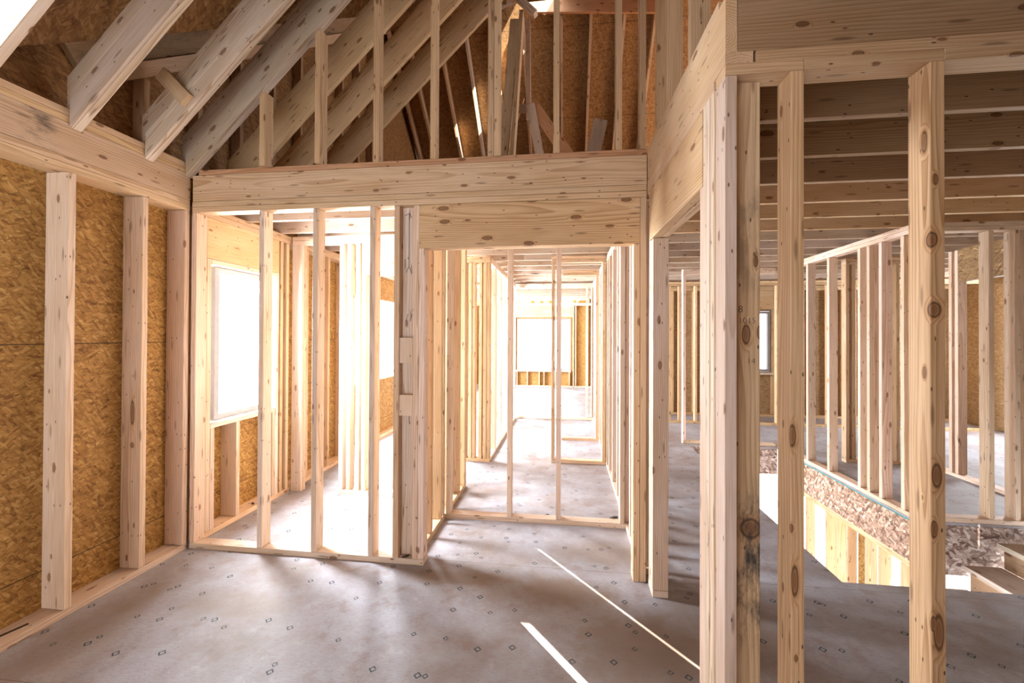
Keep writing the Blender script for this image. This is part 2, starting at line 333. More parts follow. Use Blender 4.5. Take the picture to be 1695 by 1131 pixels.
# left exterior wall sheathing with window holes
def wall_with_holes(name, x0, x1, a0, a1, z0, z1, holes, axis, mat):
    """wall panel split around rectangular holes (a,b,zlo,zhi)"""
    bx = []; cur = a0
    for (a, b, zl, zh) in sorted(holes):
        bx.append((cur, a, z0, z1)); bx.append((a, b, z0, zl)); bx.append((a, b, zh, z1)); cur = b
    bx.append((cur, a1, z0, z1))
    if axis == 'y': boxes = [(x0, x1, a, b, c, d) for a, b, c, d in bx if b-a > 1e-4 and d-c > 1e-4]
    else: boxes = [(a, b, x0, x1, c, d) for a, b, c, d in bx if b-a > 1e-4 and d-c > 1e-4]
    o = slab(name, boxes, mat); o['kind'] = 'structure'; return o
WZ0, WZ1 = .845, 2.045
wall_with_holes('wall_left', -2.812, -2.797, -.6, 12.7, -.02, 2.75, [(3.01, 3.62, WZ0, WZ1), (5.3, 6.9, WZ0, WZ1), (8.7, 10.9, WZ0, WZ1)], 'y', OSB_L)  # last hole is unseen, added to let light into the deep rooms
# gable end sheathing above the left wall, following the main roof pitch
RP = .78; RY0, RZ0 = 1.949, 3.19      # rake top line on the gable end
RIDGE_Y, RIDGE_Z, RM = 6.07, 6.10, .866
def zmain(y): return RZ0+RP*(y-RY0)
zr = zmain(RIDGE_Y)
gp = sheet('wall_left', [(-2.797, 1.3, 2.75), (-2.797, 9.9, 2.75), (-2.797, 9.9, 2.8), (-2.797, RIDGE_Y, zr), (-2.797, 1.3, zmain(1.3))], .015, (-1, 0, 0), OSB_GABLE_SHADED); gp['kind'] = 'structure'
# far window wall
YF = 12.6
wall_with_holes('wall_far', YF+.141, YF+.156, -2.8, 1.6, -.02, 3.3, [(-1.46, .13, .49, 2.01)], 'x', OSB_FY)
wall_with_holes('wall_right', 8.6+.141, 8.6+.156, 1.6, 7.0, -.02, 2.75, [(3.05, 3.87, .84, 2.0)], 'x', OSB_OUT)
slab('wall_right', [(1.585, 1.6, 8.6, 12.7, -.02, 2.75)], OSB_L)['kind'] = 'structure'
# unseen wall, gable and porch added behind the camera to block and slit sunlight
def near_sunblock():
    bx = []
    cur = -.3
    for a, w, zt in ((2.11, .062, 1.72), (2.765, .03, 2.19)):
        bx.append((cur, a-w/2, 0, 2.9)); bx.append((a-w/2, a+w/2, zt, 2.9)); cur = a+w/2
    bx.append((cur, 7.0, 0, 2.9))
    boxes = [(a, b, -.62, -.605, c, d) for a, b, c, d in bx]
    xa, xb = -.84, -.40                                # sloped slot shaped so sun reaches only the nearest rafter
    lo = lambda x: 3.95+.98*(x+.886); hi = lambda x: lo(x)+.30
    boxes += [(-2.8, -.3, -.62, -.605, 2.4, 2.9), (.55, .565, -.605, .42, 0, 2.7), (-2.8, xa, -.62, -.605, 2.9, 6.0), (xb, 2.2, -.62, -.605, 2.9, 6.0)]  # includes an unseen side wall added to darken the right region
    for pts in ([(xa, 2.9), (xb, 2.9), (xb, lo(xb)), (xa, lo(xa))], [(xa, hi(xa)), (xb, hi(xb)), (xb, 6.0), (xa, 6.0)]):
        o = sheet('wall_near_sunblock', [(x, -.605, z) for x, z in pts], .015, (0, -1, 0), OSB_FY); o['kind'] = 'structure'
    boxes += [(1.5, 1.515, -4.2, -.62, -.02, 2.5)]  # porch side wall, unseen, added to keep sun out of the opening
    o = slab('wall_near_sunblock', boxes, OSB_FY); o['kind'] = 'structure'
near_sunblock()
wall_with_holes('wall_right', 7.0, 7.015, -.6, 12.7, -.02, 2.9, [(6.6, 7.6, .85, 2.05), (9.2, 10.4, .85, 2.05)], 'y', OSB_OUTY)  # unseen wall and windows, added to block sun and admit the fill lamp
o = slab('ceiling', [(7.016, 9.4, -1, 13, 2.5, 2.52)], OSB_ROOF); o['kind'] = 'structure'  # unseen overhang added to keep sun off the right windows
o = slab('ceiling', [(-4.0, 1.5, -4.2, -.62, 2.5, 2.52)], OSB_ROOF); o['kind'] = 'structure'  # unseen porch roof added to keep sun out of the near room
# roof decks
AX = -.44; GP = .98
def zgab(x): return 3.0+GP*(x+2.656) if x <= AX else 3.0+GP*(AX+2.656)-GP*(x-AX)
def yval(x, add=0.0): return RY0+(zgab(x)+add-RZ0)/RP
nrm = (0, -RP, 1)
def pm(x, y): return (x, y, zmain(y))
hx0, hx1, hy0 = -.66, -.12, 5.6
for pts in ([pm(-2.9, yval(-2.9)), pm(AX, yval(AX)), pm(AX, hy0), pm(hx0, hy0), pm(hx0, RIDGE_Y), pm(-2.9, RIDGE_Y)],
            [pm(AX, yval(AX)), pm(2.2, yval(2.2)), pm(5.0, 1.3), pm(5.0, RIDGE_Y), pm(hx1, RIDGE_Y), pm(hx1, hy0), pm(AX, hy0)]):
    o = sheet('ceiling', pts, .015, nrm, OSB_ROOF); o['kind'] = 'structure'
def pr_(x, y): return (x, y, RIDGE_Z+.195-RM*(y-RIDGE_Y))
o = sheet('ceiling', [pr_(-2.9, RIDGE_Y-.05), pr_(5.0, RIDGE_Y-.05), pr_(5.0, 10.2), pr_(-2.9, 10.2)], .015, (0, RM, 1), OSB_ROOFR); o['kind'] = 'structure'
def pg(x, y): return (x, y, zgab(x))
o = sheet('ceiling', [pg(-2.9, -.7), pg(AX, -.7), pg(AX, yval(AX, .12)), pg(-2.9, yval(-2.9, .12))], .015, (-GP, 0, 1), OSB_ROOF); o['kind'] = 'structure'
o = sheet('ceiling', [pg(AX, -.7), pg(2.3, -.7), pg(2.3, yval(2.3, .12)), pg(AX, yval(AX, .12))], .015, (GP, 0, 1), OSB_ROOF); o['kind'] = 'structure'  # right slope, put in to block light from above
# floor deck above the right-hand rooms, its unseen near end extended to stop sun
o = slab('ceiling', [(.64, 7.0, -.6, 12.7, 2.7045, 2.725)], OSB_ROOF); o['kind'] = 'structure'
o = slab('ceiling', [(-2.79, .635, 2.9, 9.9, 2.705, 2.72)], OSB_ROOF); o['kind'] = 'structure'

# ================================================================== left wall
stick('bottom_plate', XL-d6, XL, -.5, D-.005, 0, t, 'long pale bottom plate on the floor under the left strand-board wall', 'plate', T_PALE)
for i, (y, lab, tn) in enumerate(((1.560, None, T_PINK), (1.972, 'pale stud on the left strand-board wall, leftmost in the photo', T_PALE), (2.379, 'pinkish stud with a long resin pocket, middle one on the left strand-board wall', T_PINK), (2.680, 'pinkish stud tight in the corner of the left strand-board wall', T_PINK))):
    if lab: stick('stud', XL-d6, XL, y, y+t, t+EPS, 2.391-EPS, lab, 'stud', tn, PINE_RESIN if i == 2 else PINE, group='left wall studs')
stick('top_plate', XL-d6, XL, -.5, D-.005, 2.391, 2.429, 'lower top plate resting on the left wall studs', 'plate', T_WARM)
stick('top_plate', XL-d6, XL, -.5, D-.005, 2.429+EPS, 2.467, 'upper top plate of the left wall, under the wide beam', 'plate', T_WARM)
stick('beam', XL-.06, XL, -.5, D-.005, 2.467+EPS, 2.651, 'wide tan beam along the left wall with a grey stain', 'beam', T_WARM, PINE_STAIN)
stick('top_plate', XL-d6, XL-.001, -.5, D-.005, 2.651+EPS, 2.689, 'thin plate lying on the wide beam of the left wall', 'plate', T_YEL)
stick('top_plate', XL-d6, XL-.001, -.5, D-.005, 2.689+EPS, 2.727, 'uppermost plate of the left wall, under the rafter ends', 'plate', T_WARM)
# left exterior wall beyond the front wall
stick('bottom_plate', XL-d6, XL, D2+.005, YF, 0, t, 'bottom plate of the outer wall under the left room window', 'plate', T_WARM)
stick('top_plate', XL-d6, XL, D2+.005, YF, 2.391, 2.429, 'lower top plate above the left room window', 'plate', T_WARM)
stick('top_plate', XL-d6, XL, D2+.005, YF, 2.429+EPS, 2.467, 'upper top plate above the left room window, joists on it', 'plate', T_WARM)
stick('stud', XL-d6, XL, 2.835, 2.873, t+EPS, 2.391-EPS, 'king stud left of the left room window', 'stud', T_WARM)
stick('stud', XL-d6, XL, 2.874, 2.912, t+EPS, 2.085, 'shorter jack stud at the left edge of the left room window', 'stud', T_PALE)
stick('header', XL-.09, XL-.002, 2.874, 3.68, 2.085+EPS, 2.390, 'plain smooth header panel above the left room window', 'header', T_YEL)
stick('window_plate', XL-d6, XL, 2.914, 3.638, WZ1+.002, 2.084, 'flat pale board under the header of the left room window', 'plate', T_PALE, axis='y')
stick('window_sill', XL-d6, XL, 2.914, 3.638, WZ0-.04, WZ0-.001, 'pale sill board under the left room window', 'sill', T_PALE, axis='y')
for y, lab in ((2.914, 'short cripple stud at the left end under the window sill'), (3.17, 'short orange cripple stud under the middle of the window sill'), (3.60, 'short cripple stud at the right end under the window sill')):
    stick('cripple_stud', XL-d6, XL, y, y+t, t+EPS, WZ0-.041, lab, 'stud', T_PINK, group='cripple studs under the window')
stick('stud', XL-d6, XL, 3.640, 3.678, t+EPS, 2.085, 'jack stud at the right edge of the left room window', 'stud', T_PALE)
stick('stud', XL-d6, XL, 3.700, 3.738, t+EPS, 2.391-EPS, 'brown-faced king stud right of the left room window', 'stud', T_TAN)
stick('stud', XL-d6, XL, 3.785, 3.823, t+EPS, 2.391-EPS, 'stud between the window and the back partition of the left room', 'stud', T_WARM)
for i in range(14):
    y = 4.10+.4064*i
    if 5.2 < y < 7.0 or 8.6 < y < 11: continue
    stick('stud', XL-d6, XL, y, y+t, t+EPS, 2.391-EPS, '%s stud of the outer left wall beyond the left room partition' % ORD[i], 'stud', T_TAN, group='outer left wall studs')

def window(name, axis, p0, p1, z0, z1, pos, mull=False, depth=.07):
    """vinyl window; axis 'y' wall (normal x) or 'x' wall (normal y)"""
    f = .045
    def bx(a, b, c, d, e=0.0):
        lo, hi = pos+e, pos+depth-e
        return (lo, hi, a, b, c, d) if axis == 'y' else (a, b, lo, hi, c, d)
    bars = [bx(p0, p0+f, z0, z1), bx(p1-f, p1, z0, z1), bx(p0+f, p1-f, z0, z0+f), bx(p0+f, p1-f, z1-f, z1)]
    if mull: c = (p0+p1)/2; bars.append(bx(c-.05, c+.05, z0+f, z1-f))
    r = slab(name, bars, VINYL); r['kind'] = 'structure'
    m = pos+depth/2
    g = slab('pane', [(m-.003, m+.003, p0+f, p1-f, z0+f, z1-f) if axis == 'y' else (p0+f, p1-f, m-.003, m+.003, z0+f, z1-f)], GLASS, r)
window('window_1', 'y', 3.015, 3.618, WZ0, WZ1-.002, -2.79)
window('window_2', 'x', -1.455, .125, .495, 2.005, YF+.10, True)
window('window_3', 'x', 3.055, 3.865, .845, 1.995, 8.6+.10)

# ================================================================== front wall (gable wall)
fl = stick('bottom_plate', -2.645, -.926, D, D2, 0, t, 'pale bottom plate of the front stud wall, across the floor', 'plate', T_PALE)
fs = [(-2.645, 'first stud of the front wall, in the left corner', T_PINK), (-2.122, 'pale stud right of the corner stud in the front wall', T_PALE), (-1.722, 'pale stud in the middle of the left front wall', T_PALE), (-1.312, 'pale stud left of the close pair in the front wall', T_PALE), (-1.140, 'tan-sided stud left of the board with pencil arrows', T_WARM)]
for x, lab, tn in fs: stick('stud', x, x+t, D, D2, t+EPS, 2.382-EPS, lab, 'stud', tn, group='front wall studs')
pb = stick('backing_board', -1.100, -1.008, D+.05, D2-.001, t+EPS, 2.382-EPS, 'flat backing board with pencil arrows, set between front wall studs', 'board', T_PALE)
stick('stud', -1.006, -.968, D, D2, t+EPS, 2.382-EPS, 'king stud at the left end of the wide header', 'stud', T_PINK)
stick('stud', -.967, -.929, D, D2, t+EPS, 2.092, 'jack stud holding up the left end of the wide header', 'stud', T_PALE)
stick('block', -1.100, -1.008, D+.005, D+.049, .98, 1.12, 'small pinkish spacer block low between front wall studs', 'block', T_PINK)
stick('block', -1.100, -1.008, D+.005, D+.049, 1.33, 1.50, 'larger pinkish spacer block at eye height between front wall studs', 'block', T_PINK)
stick('header', -.967, .454, D-.002, D2, 2.093, 2.381-EPS, 'wide knotty header across the hall opening', 'header', T_YEL, PINE_KNOT)
stick('stud', .415, .453, D, D2, 0, 2.092, 'jack stud under the right end of the wide header', 'stud', T_WARM)
stick('stud', .455, .493, D, D2, 0, 2.382-EPS, 'king stud right of the wide header', 'stud', T_WARM)
stick('top_plate', -2.645, .493, D, D2, 2.382, 2.420, 'lower top plate of the front wall, above the header', 'plate', T_WARM)
stick('top_plate', -2.645, .493, D, D2, 2.420+EPS, 2.458, 'upper top plate of the front wall, under the long beam', 'plate', T_WARM)
stick('beam', -2.640, .494, D-.001, D2-.02, 2.458+EPS, 2.644, 'long clean beam across the top of the front wall', 'beam', T_WARM)
stick('sole_plate', -2.596, .494, D, D2, 2.644+EPS, 2.682, 'reddish plate on top of the long front beam under gable studs', 'plate', T_RED)
# pencil arrows on the backing board (drawn lines, thin)
def strokes(parent, y, segs, mat, w=.0035):
    bm = bmesh.new()
    for (xa, za, xb, zb) in segs:
        a = Vector((xa, y, za)); b = Vector((xb, y, zb)); n = Vector((-(b-a).z, 0, (b-a).x)).normalized()*w/2
        vs = []
        for p in (a-n, b-n, b+n, a+n): vs.append(bm.verts.new(p))
        top = [bm.verts.new(v.co+Vector((0, -.0006, 0))) for v in vs]
        bm.faces.new(top); 
        for i in range(4): bm.faces.new((vs[i], vs[(i+1) % 4], top[(i+1) % 4], top[i]))
    o = link('pencil_mark', bm, mat); o.parent = parent; o.matrix_parent_inverse = parent.matrix_world.inverted(); return o
bpy.context.view_layer.update()
for segs in ([(-1.055, 1.98, -1.055, 2.34), (-1.055, 2.34, -1.085, 2.325), (-1.055, 2.34, -1.035, 2.31)], [(-1.055, 1.98, -1.075, 1.94), (-1.055, 1.98, -1.035, 1.935)], [(-1.06, 1.66, -1.075, 1.61)], [(-1.03, 1.66, -1.045, 1.61)]):
    strokes(pb, D+.0495, segs, GRAPH)

# gable studs standing on the plate
R_LO = 2.63
def zlow(x): return R_LO+GP*(x-XL)
def gable_stud(x, x1, y0, y1, label, top):
    bm = bmesh.new(); z0 = 2.682+EPS
    c = Vector(((x+x1)/2, (y0+y1)/2, (z0+max(top))/2))
    for (xx, zz) in ((x, top[0]), (x1, top[1])):
        pass
    vs = [bm.verts.new(v) for v in ((x, y0, z0), (x1, y0, z0), (x1, y1, z0), (x, y1, z0), (x, y0, top[0]), (x1, y0, top[1]), (x1, y1, top[1]), (x, y1, top[0]))]
    for f in ((3, 2, 1, 0), (4, 5, 6, 7), (0, 1, 5, 4), (1, 2, 6, 5), (2, 3, 7, 6), (3, 0, 4, 7)): bm.faces.new([vs[i] for i in f])
    mw = AXROT['z'].to_4x4(); mw.translation = c; bmesh.ops.transform(bm, matrix=mw.inverted(), verts=bm.verts)
    o = link('gable_stud', bm, PINE, None, vary(T_TAN)); o.matrix_world = mw
    return tag(o, label, 'stud', 'gable studs')
GS = [(-2.109, 'shortest gable stud on the front beam, far left'), (-1.700, 'second gable stud on the front beam from the left'), (-1.299, 'third gable stud on the front beam from the left'), (-.901, 'fourth gable stud on the front beam, left of the double stud'), (-.513, 'left stud of the double gable stud'), (-.472, 'right stud of the double gable stud'), (-.086, 'gable stud just right of the leaning valley boards'), (.306, 'tan gable stud second from the right end of the front beam'), (.452, 'rightmost gable stud, at the corner above the front beam')]
for i, (x, lab) in enumerate(GS):
    if i < 2: gable_stud(x, x+t, 2.702, 2.702+d4, lab, (zlow(x)-.003, zlow(x+t)-.003))
    else: gable_stud(x, x+t, 2.741, 2.741+d4-.02, lab, (min(zgab(x), zgab(x+t))-.05,)*2)

# ================================================================== rafters of the vaulted ceiling
RNAMES = ['nearest rafter, pale and sunlit, top left corner', 'big grey rafter second from the left edge, with a dark knot', 'rafter with a scrap block nailed across it', 'long grey rafter meeting the corner above the front wall', 'first tan rafter behind the gable studs', 'second tan rafter behind the gable studs', 'farthest tan rafter behind the gable studs, lowest of them']
RAF_Y = [1.588, 1.994, 2.409, 2.700, 3.112, 3.502, 3.892]
VX = Vector((1, 0, GP)).normalized(); VN = Vector((-GP, 0, 1)).normalized()
def rafter(y, label, tone, mat):
    VD = .235*math.sqrt(1+GP*GP); bx_ = AX-.03; xt = -2.700
    prof = [(XL+.0006, zlow(XL)), (bx_, zlow(bx_)), (bx_, zlow(bx_)+VD), (xt, zlow(xt)+VD), (xt, 2.7285), (XL+.0006, 2.7285)]
    c = Vector(((XL+bx_)/2, y+t/2, (zlow(XL)+zlow(bx_))/2+VD/2))
    bm = bmesh.new(); vs = [bm.verts.new((px, y, pz)) for px, pz in prof]; f = bm.faces.new(vs)
    r = bmesh.ops.extrude_face_region(bm, geom=[f]); bmesh.ops.translate(bm, verts=[g for g in r['geom'] if isinstance(g, bmesh.types.BMVert)], vec=(0, t, 0))
    mw = Matrix((VX, Vector((0, 1, 0)), VN)).transposed().to_4x4(); mw.translation = c
    bmesh.ops.transform(bm, matrix=mw.inverted(), verts=bm.verts)
    o = link('rafter', bm, mat, None, vary(tone)); o.matrix_world = mw
    return tag(o, label, 'rafter', 'vault rafters')
for i, y in enumerate(RAF_Y): rafter(y, RNAMES[i], T_GREY if i < 4 else T_YEL, PINE_KNOT if i in (1, 2) else PINE)
for i, lab in ((1, 'lower strip sistered to the face of the big grey rafter'), (2, 'lower strip sistered to the rafter with the scrap block'), (3, 'lower strip sistered to the long grey rafter at the corner')):
    y = RAF_Y[i]-.0215; a = Vector((XL-.05, y, zlow(XL-.05))); b = Vector((AX-.1, y, zlow(AX-.1)))
    member('sister_board', (.020, .115), a, b, (0, 1, 0), lab, 'board', T_GREY, PINE_KNOT, cut=[((XL+.002, 0, 0), (-1, 0, 0)), ((AX-.2, 0, 0), (1, 0, 0))])
# scrap block across rafter three, small blocks
vx = Vector((1, 0, GP)).normalized(); vn = Vector((-GP, 0, 1)).normalized()
def scrap(label, s, off0, off1, w, y0, th, tone):
    a = Vector((XL, y0-th, R_LO))+vx*s+vn*off0; b = Vector((XL, y0-th, R_LO))+vx*s+vn*off1
    return member('scrap_block', (th, w), a, b, (0, 1, 0), label, 'block', tone)
scrap('tan scrap block nailed across the face of a rafter', .42, .02, .27, .085, 2.409-.023, t, T_TAN)

# rake of the gable end on the left: rafter, plate, studs
def rk(y, off): return (0, y, zmain(y)+off)
dirv = Vector((0, 1, RP)).normalized()
def rake(name, x0, w, offtop, h, y0, y1, label, tone, mat=None):
    n = Vector((0, -RP, 1)).normalized()
    a = Vector((x0, y0, zmain(y0)))+n*(offtop-h); b = Vector((x0, y1, zmain(y1)))+n*(offtop-h)
    return member(name, (w, h), a, b, (1, 0, 0), label, 'rafter' if 'rafter' in name else 'plate', tone, mat)
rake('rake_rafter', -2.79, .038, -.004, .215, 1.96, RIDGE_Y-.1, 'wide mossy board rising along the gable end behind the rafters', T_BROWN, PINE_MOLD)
rake('rake_plate', -2.79, .085, -.222, .085, 1.97, RIDGE_Y-.1, 'lighter narrow board under the mossy board on the gable end', T_WARM)
def gend(y, lab):
    z1 = zmain(y)-.30*math.sqrt(1+RP*RP)-.012
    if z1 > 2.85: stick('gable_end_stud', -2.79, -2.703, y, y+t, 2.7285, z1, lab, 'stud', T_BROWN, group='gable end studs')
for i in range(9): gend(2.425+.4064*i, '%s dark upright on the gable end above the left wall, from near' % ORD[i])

# ================================================================== rear roof slope
RX = [-2.70, -2.43, -1.94, -1.525, -1.10, -.66, -.10, .32, .79, 1.22]
RN = ['%s rear roof rafter counted from the left, on the far roof slope' % ORD[i] for i in range(len(RX))]
for i, x in enumerate(RX):
    n = Vector((0, RM, 1)).normalized(); a = Vector((x, RIDGE_Y+.03, RIDGE_Z-RM*.03)); b = Vector((x, 9.9, RIDGE_Z-RM*(9.9-RIDGE_Y)))
    member('rear_rafter', (t, .14*.98), a, b, (1, 0, 0), RN[i], 'rafter', T_WARM if i != 3 else T_WHITE, group='rear roof rafters')  # fourth rafter is whitened in colour to look lit
member('ridge_beam', (t, .235), (-.55, 5.98, 6.09), (1.5, 5.98, 5.90), (0, 1, 0), 'dark ridge beam at the top of the attic, right of the roof hole', 'beam', T_RED)
# valley framing
member('leaning_board', (.16, .04), (-.57, 4.45, 3.20), (-.46, 4.45, 4.95), (0, 1, 0), 'wide board leaning against the valley under the roof hole', 'board', T_TAN)
member('leaning_board', (.09, .10), (-.655, 4.55, 3.20), (-.51, 4.55, 4.93), (0, 1, 0), 'narrow edge board behind the wide leaning board', 'board', T_TAN)
member('bracket_board', (.08, .05), (-.53, 4.36, 5.02), (-.34, 4.36, 4.83), (0, 1, 0), 'short sloping cap board at the top of the leaning boards, right side', 'board', T_PALE)
member('bracket_board', (.08, .04), (-.70, 4.36, 4.955), (-.55, 4.36, 5.02), (0, 1, 0), 'short pale cap board at the top of the leaning boards, left side', 'board', T_WHITE)
member('valley_rafter', (t, .14), (-.80, 5.0, 3.35), (-.50, 5.0, 4.32), (0, 1, 0), 'reddish valley rafter forming the left half of the inverted V', 'rafter', T_RED)
member('valley_rafter', (t, .14), (.18, 5.0, 3.25), (-.46, 5.0, 4.20), (0, 1, 0), 'reddish valley rafter forming the right half of the inverted V', 'rafter', T_RED)
member('prop_board', (t, .10), (-.33, 4.93, 3.45), (-.47, 4.93, 4.2), (0, 1, 0), 'white prop board standing before the inverted V', 'board', T_WHITE)
stick('collar_block', -.56, -.40, 4.972, 4.998, 4.14, 4.24, 'small pale block at the peak of the inverted V', 'block', T_PALE)
member('strut', (t, .06), (-.50, 5.25, 4.2), (-.515, 5.25, 5.45), (0, 1, 0), 'thin white strut rising above the inverted V', 'board', T_WHITE)
member('knee_rafter', (t, .14), (.20, 4.5, 2.75), (.42, 4.5, 3.75), (0, 1, 0), 'lilac grey board leaning at the right corner of the attic', 'rafter', T_GREY)

# ================================================================== right wall of the near room
def xr(y): return .500+(2.575-y)*.0223
def along(name, off0, w, y0, y1, z0, z1, label, cat, tone, mat=None):
    return member(name, (w, z1-z0), (xr(y0)+off0, y0, z0), (xr(y1)+off0, y1, z0), (1, 0, 0), label, cat, tone, mat)
stick('sole_block', .503, .592, 2.576, 2.70, 0, t, 'short bottom plate under the double post', 'plate', T_PALE, axis='y')
stick('stud', .503, .592, 2.577, 2.615, t+EPS, 2.090, 'flat post stud with pencil strokes, at the far end of the side opening', 'stud', T_PINK)
stick('stud', .503, .592, 2.616, 2.654, t+EPS, 2.090, 'second flat post stud right behind the one with pencil strokes', 'stud', T_PALE)
stick('stud', .503, .592, 2.656, 2.694, t+EPS, 2.390, 'rear king stud behind the two flat post studs', 'stud', T_PALE)
along('header', 0, .043, 1.722, 2.655, 2.093, 2.388, 'left ply of the deep header over the side opening', 'header', T_YEL, PINE_KNOT)
along('header', .046, .043, 1.722, 2.655, 2.093, 2.388, 'right ply of the deep header over the side opening', 'header', T_WARM)
along('top_plate', 0, d4, 1.60, 2.72, 2.390, 2.428, 'lower top plate over the deep side header', 'plate', T_WARM)
along('top_plate', 0, d4, 1.497, 2.72, 2.4285, 2.466, 'upper top plate over the deep side header, dark end grain', 'plate', T_WARM)
along('beam', .001, .037, 1.497, 2.72, 2.4665, 2.655, 'nailed beam climbing the picture over the side opening', 'beam', T_WARM)
along('sole_plate', .001, .037, 1.56, 2.72, 2.6555, 2.685, 'thin strip on top of the nailed side beam', 'plate', T_WARM)
for y, lab in ((2.705, 'brown upper stud in the corner above the side beam'), (2.444, 'upper stud with a light edge above the side beam'), (1.979, 'pale wide upper stud nearest the camera above the side beam')):
    stick('upper_stud', .545, .634, y, y+t, 2.727, 4.05, lab, 'stud', T_TAN, group='upper studs above the side beam')
# near post bundle
stick('stud', xr(1.497), xr(1.497)+t, 1.498, 1.586, 0, 2.389, 'corner stud of the near post, with an orange knot low down', 'stud', T_PALE)
stick('stud', .518, .604, 1.588, 1.626, 0, 2.389, 'king stud of the near post, behind the corner stud', 'stud', T_PALE)
stick('stud', .516, .604, 1.665, 1.703, 0, 2.389, 'spacer stud of the near post', 'stud', T_PALE)
stick('stud', .516, .604, 1.627, 1.664, 0, 2.389, 'middle stud of the near post', 'stud', T_PALE)
stick('stud', .517, .603, 1.704, 1.742, 0, 2.092, 'jack stud of the near post under the deep header', 'stud', T_PINK)
stick('stud', .5635, .655, 1.548, 1.5865, 0, 2.390, 'mould-blackened stud right of the near post', 'stud', T_WARM, PINE_SPOT)
NUMSTUD = bpy.context.scene.collection.objects[-1] if False else [o for o in bpy.data.objects if o.get('label', '').startswith('mould-blackened')][0]

# ================================================================== near right stud wall
NY, NY2 = 1.497, 1.586
stick('stud', .727, .768, NY, NY2, 0, 2.390, 'near stud with a heart-shaped knot', 'stud', T_YEL, PINE_HEART)
stick('stud', 1.137, 1.178, NY, NY2, 0, 2.390, 'big near stud with dark knots, right side of the photo', 'stud', T_YEL, PINE_DARKKNOT)
stick('top_plate', xr(NY), .768, NY, NY2, 2.391, 2.4285, 'short left piece of the lower top plate over the near studs', 'plate', T_TAN)
stick('top_plate', .7685, 1.178, NY, NY2, 2.391, 2.4285, 'middle piece of the lower top plate over the near studs', 'plate', T_TAN)
stick('top_plate', 1.1785, 4.5, NY, NY2, 2.391, 2.4285, 'right piece of the lower top plate over the near studs', 'plate', T_TAN)
stick('top_plate', .622, 4.5, NY, NY2, 2.429, 2.4665, 'long upper top plate over the near studs', 'plate', T_TAN)
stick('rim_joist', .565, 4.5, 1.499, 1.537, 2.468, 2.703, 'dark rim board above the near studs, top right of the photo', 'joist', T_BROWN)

# ================================================================== ceiling joists
for i in range(24):
    y = 1.993+.4165*i
    if y > 11.5: break
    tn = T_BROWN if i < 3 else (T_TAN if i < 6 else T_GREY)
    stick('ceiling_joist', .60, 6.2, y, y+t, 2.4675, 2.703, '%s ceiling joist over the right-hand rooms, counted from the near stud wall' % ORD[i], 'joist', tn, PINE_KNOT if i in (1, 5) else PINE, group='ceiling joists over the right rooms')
for i in range(22):
    y = 2.87+.4165*i
    if y > 11.8: break
    stick('ceiling_joist', -2.78, .585, y, y+t, 2.4675, 2.703, '%s ceiling joist beyond the front wall, over hall and left room' % ORD[i], 'joist', T_GREY, PINE_MOSS if i in (0, 9) else PINE, group='ceiling joists over the hall')

# ================================================================== partitions
def partition(where, axis, pos, a0, a1, studs, grp, tone=T_WARM, top=2.391, bottom=True, tops=True, zbase=0.0, depth=d4, plate_label=None):
    """stick-framed partition. axis 'y': runs along y with left face x=pos; axis 'x': runs along x with near face y=pos."""
    def st(name, a, b, z0, z1, lab, cat, tn, g=None):
        if axis == 'y': stick(name, pos, pos+depth, a, b, z0, z1, lab, cat, tn, group=g, axis=None)
        else: stick(name, a, b, pos, pos+depth, z0, z1, lab, cat, tn, group=g)
    if bottom: st('bottom_plate', a0, a1, zbase, zbase+t, 'bottom plate of %s' % where, 'plate', tone)
    if tops:
        st('top_plate', a0, a1, top, top+t-EPS, 'lower top plate of %s' % where, 'plate', tone)
        st('top_plate', a0, a1, top+t, top+2*t-EPS, 'upper top plate of %s' % where, 'plate', tone)
    for i, s in enumerate(studs):
        st('stud', s, s+t, zbase+(t+EPS if bottom else EPS), top-EPS, '%s stud %s of %s' % (ORD[i], 'from the near end' if axis == 'y' else 'from the left', where), 'stud', vary(tone, .1), grp)
# hall left wall
partition('the hall left wall', 'y', -1.08, D2+.003, 4.21, [2.83, 3.085, 3.335, 3.41, 3.60, 3.93, 4.13, 4.17], 'hall left wall studs', T_WARM)
# studs crossing the hall
partition('the open stud wall across the hall', 'x', 3.455, -.988, .468, [-.985, -.475, -.077, .425], 'studs across the hall', T_PALE)
# hall right wall
partition('the hall right wall', 'y', .470, D2+.003, 8.3, [2.84, 3.05, 3.24, 3.50, 3.68, 3.88, 4.05, 4.44, 4.80, 5.02, 5.22, 5.50, 5.95, 6.20, 6.60, 7.05, 7.45, 7.90, 8.2], 'hall right wall studs', T_PINK)
# left room back partition with two openings
partition('the right half of the left room back partition', 'x', 3.845, -2.150, -1.09, [-2.150, -2.075, -1.985, -1.925, -1.60, -1.135], 'left room back partition studs', T_PALE)
stick('stud', -2.640, -2.540, 3.845, 3.883, 0, 2.390, 'end stud of the left room back partition against the outer wall', 'stud', T_PALE)
stick('stud', -2.640, -2.540, 3.885, 3.923, 0, 2.390, 'second end stud of the left room back partition against the outer wall', 'stud', T_WARM)
stick('top_plate', -2.640, -2.152, 3.845, 3.934, 2.391, 2.428, 'lower plate bridging the doorway of the left room', 'plate', T_PALE)
stick('top_plate', -2.640, -2.152, 3.845, 3.934, 2.429, 2.466, 'upper plate bridging the doorway of the left room', 'plate', T_PALE)
stick('header', -1.886, -1.602, 3.846, 3.934, 2.085, 2.390, 'pale header over the bright gap in the left room partition', 'header', T_PALE)
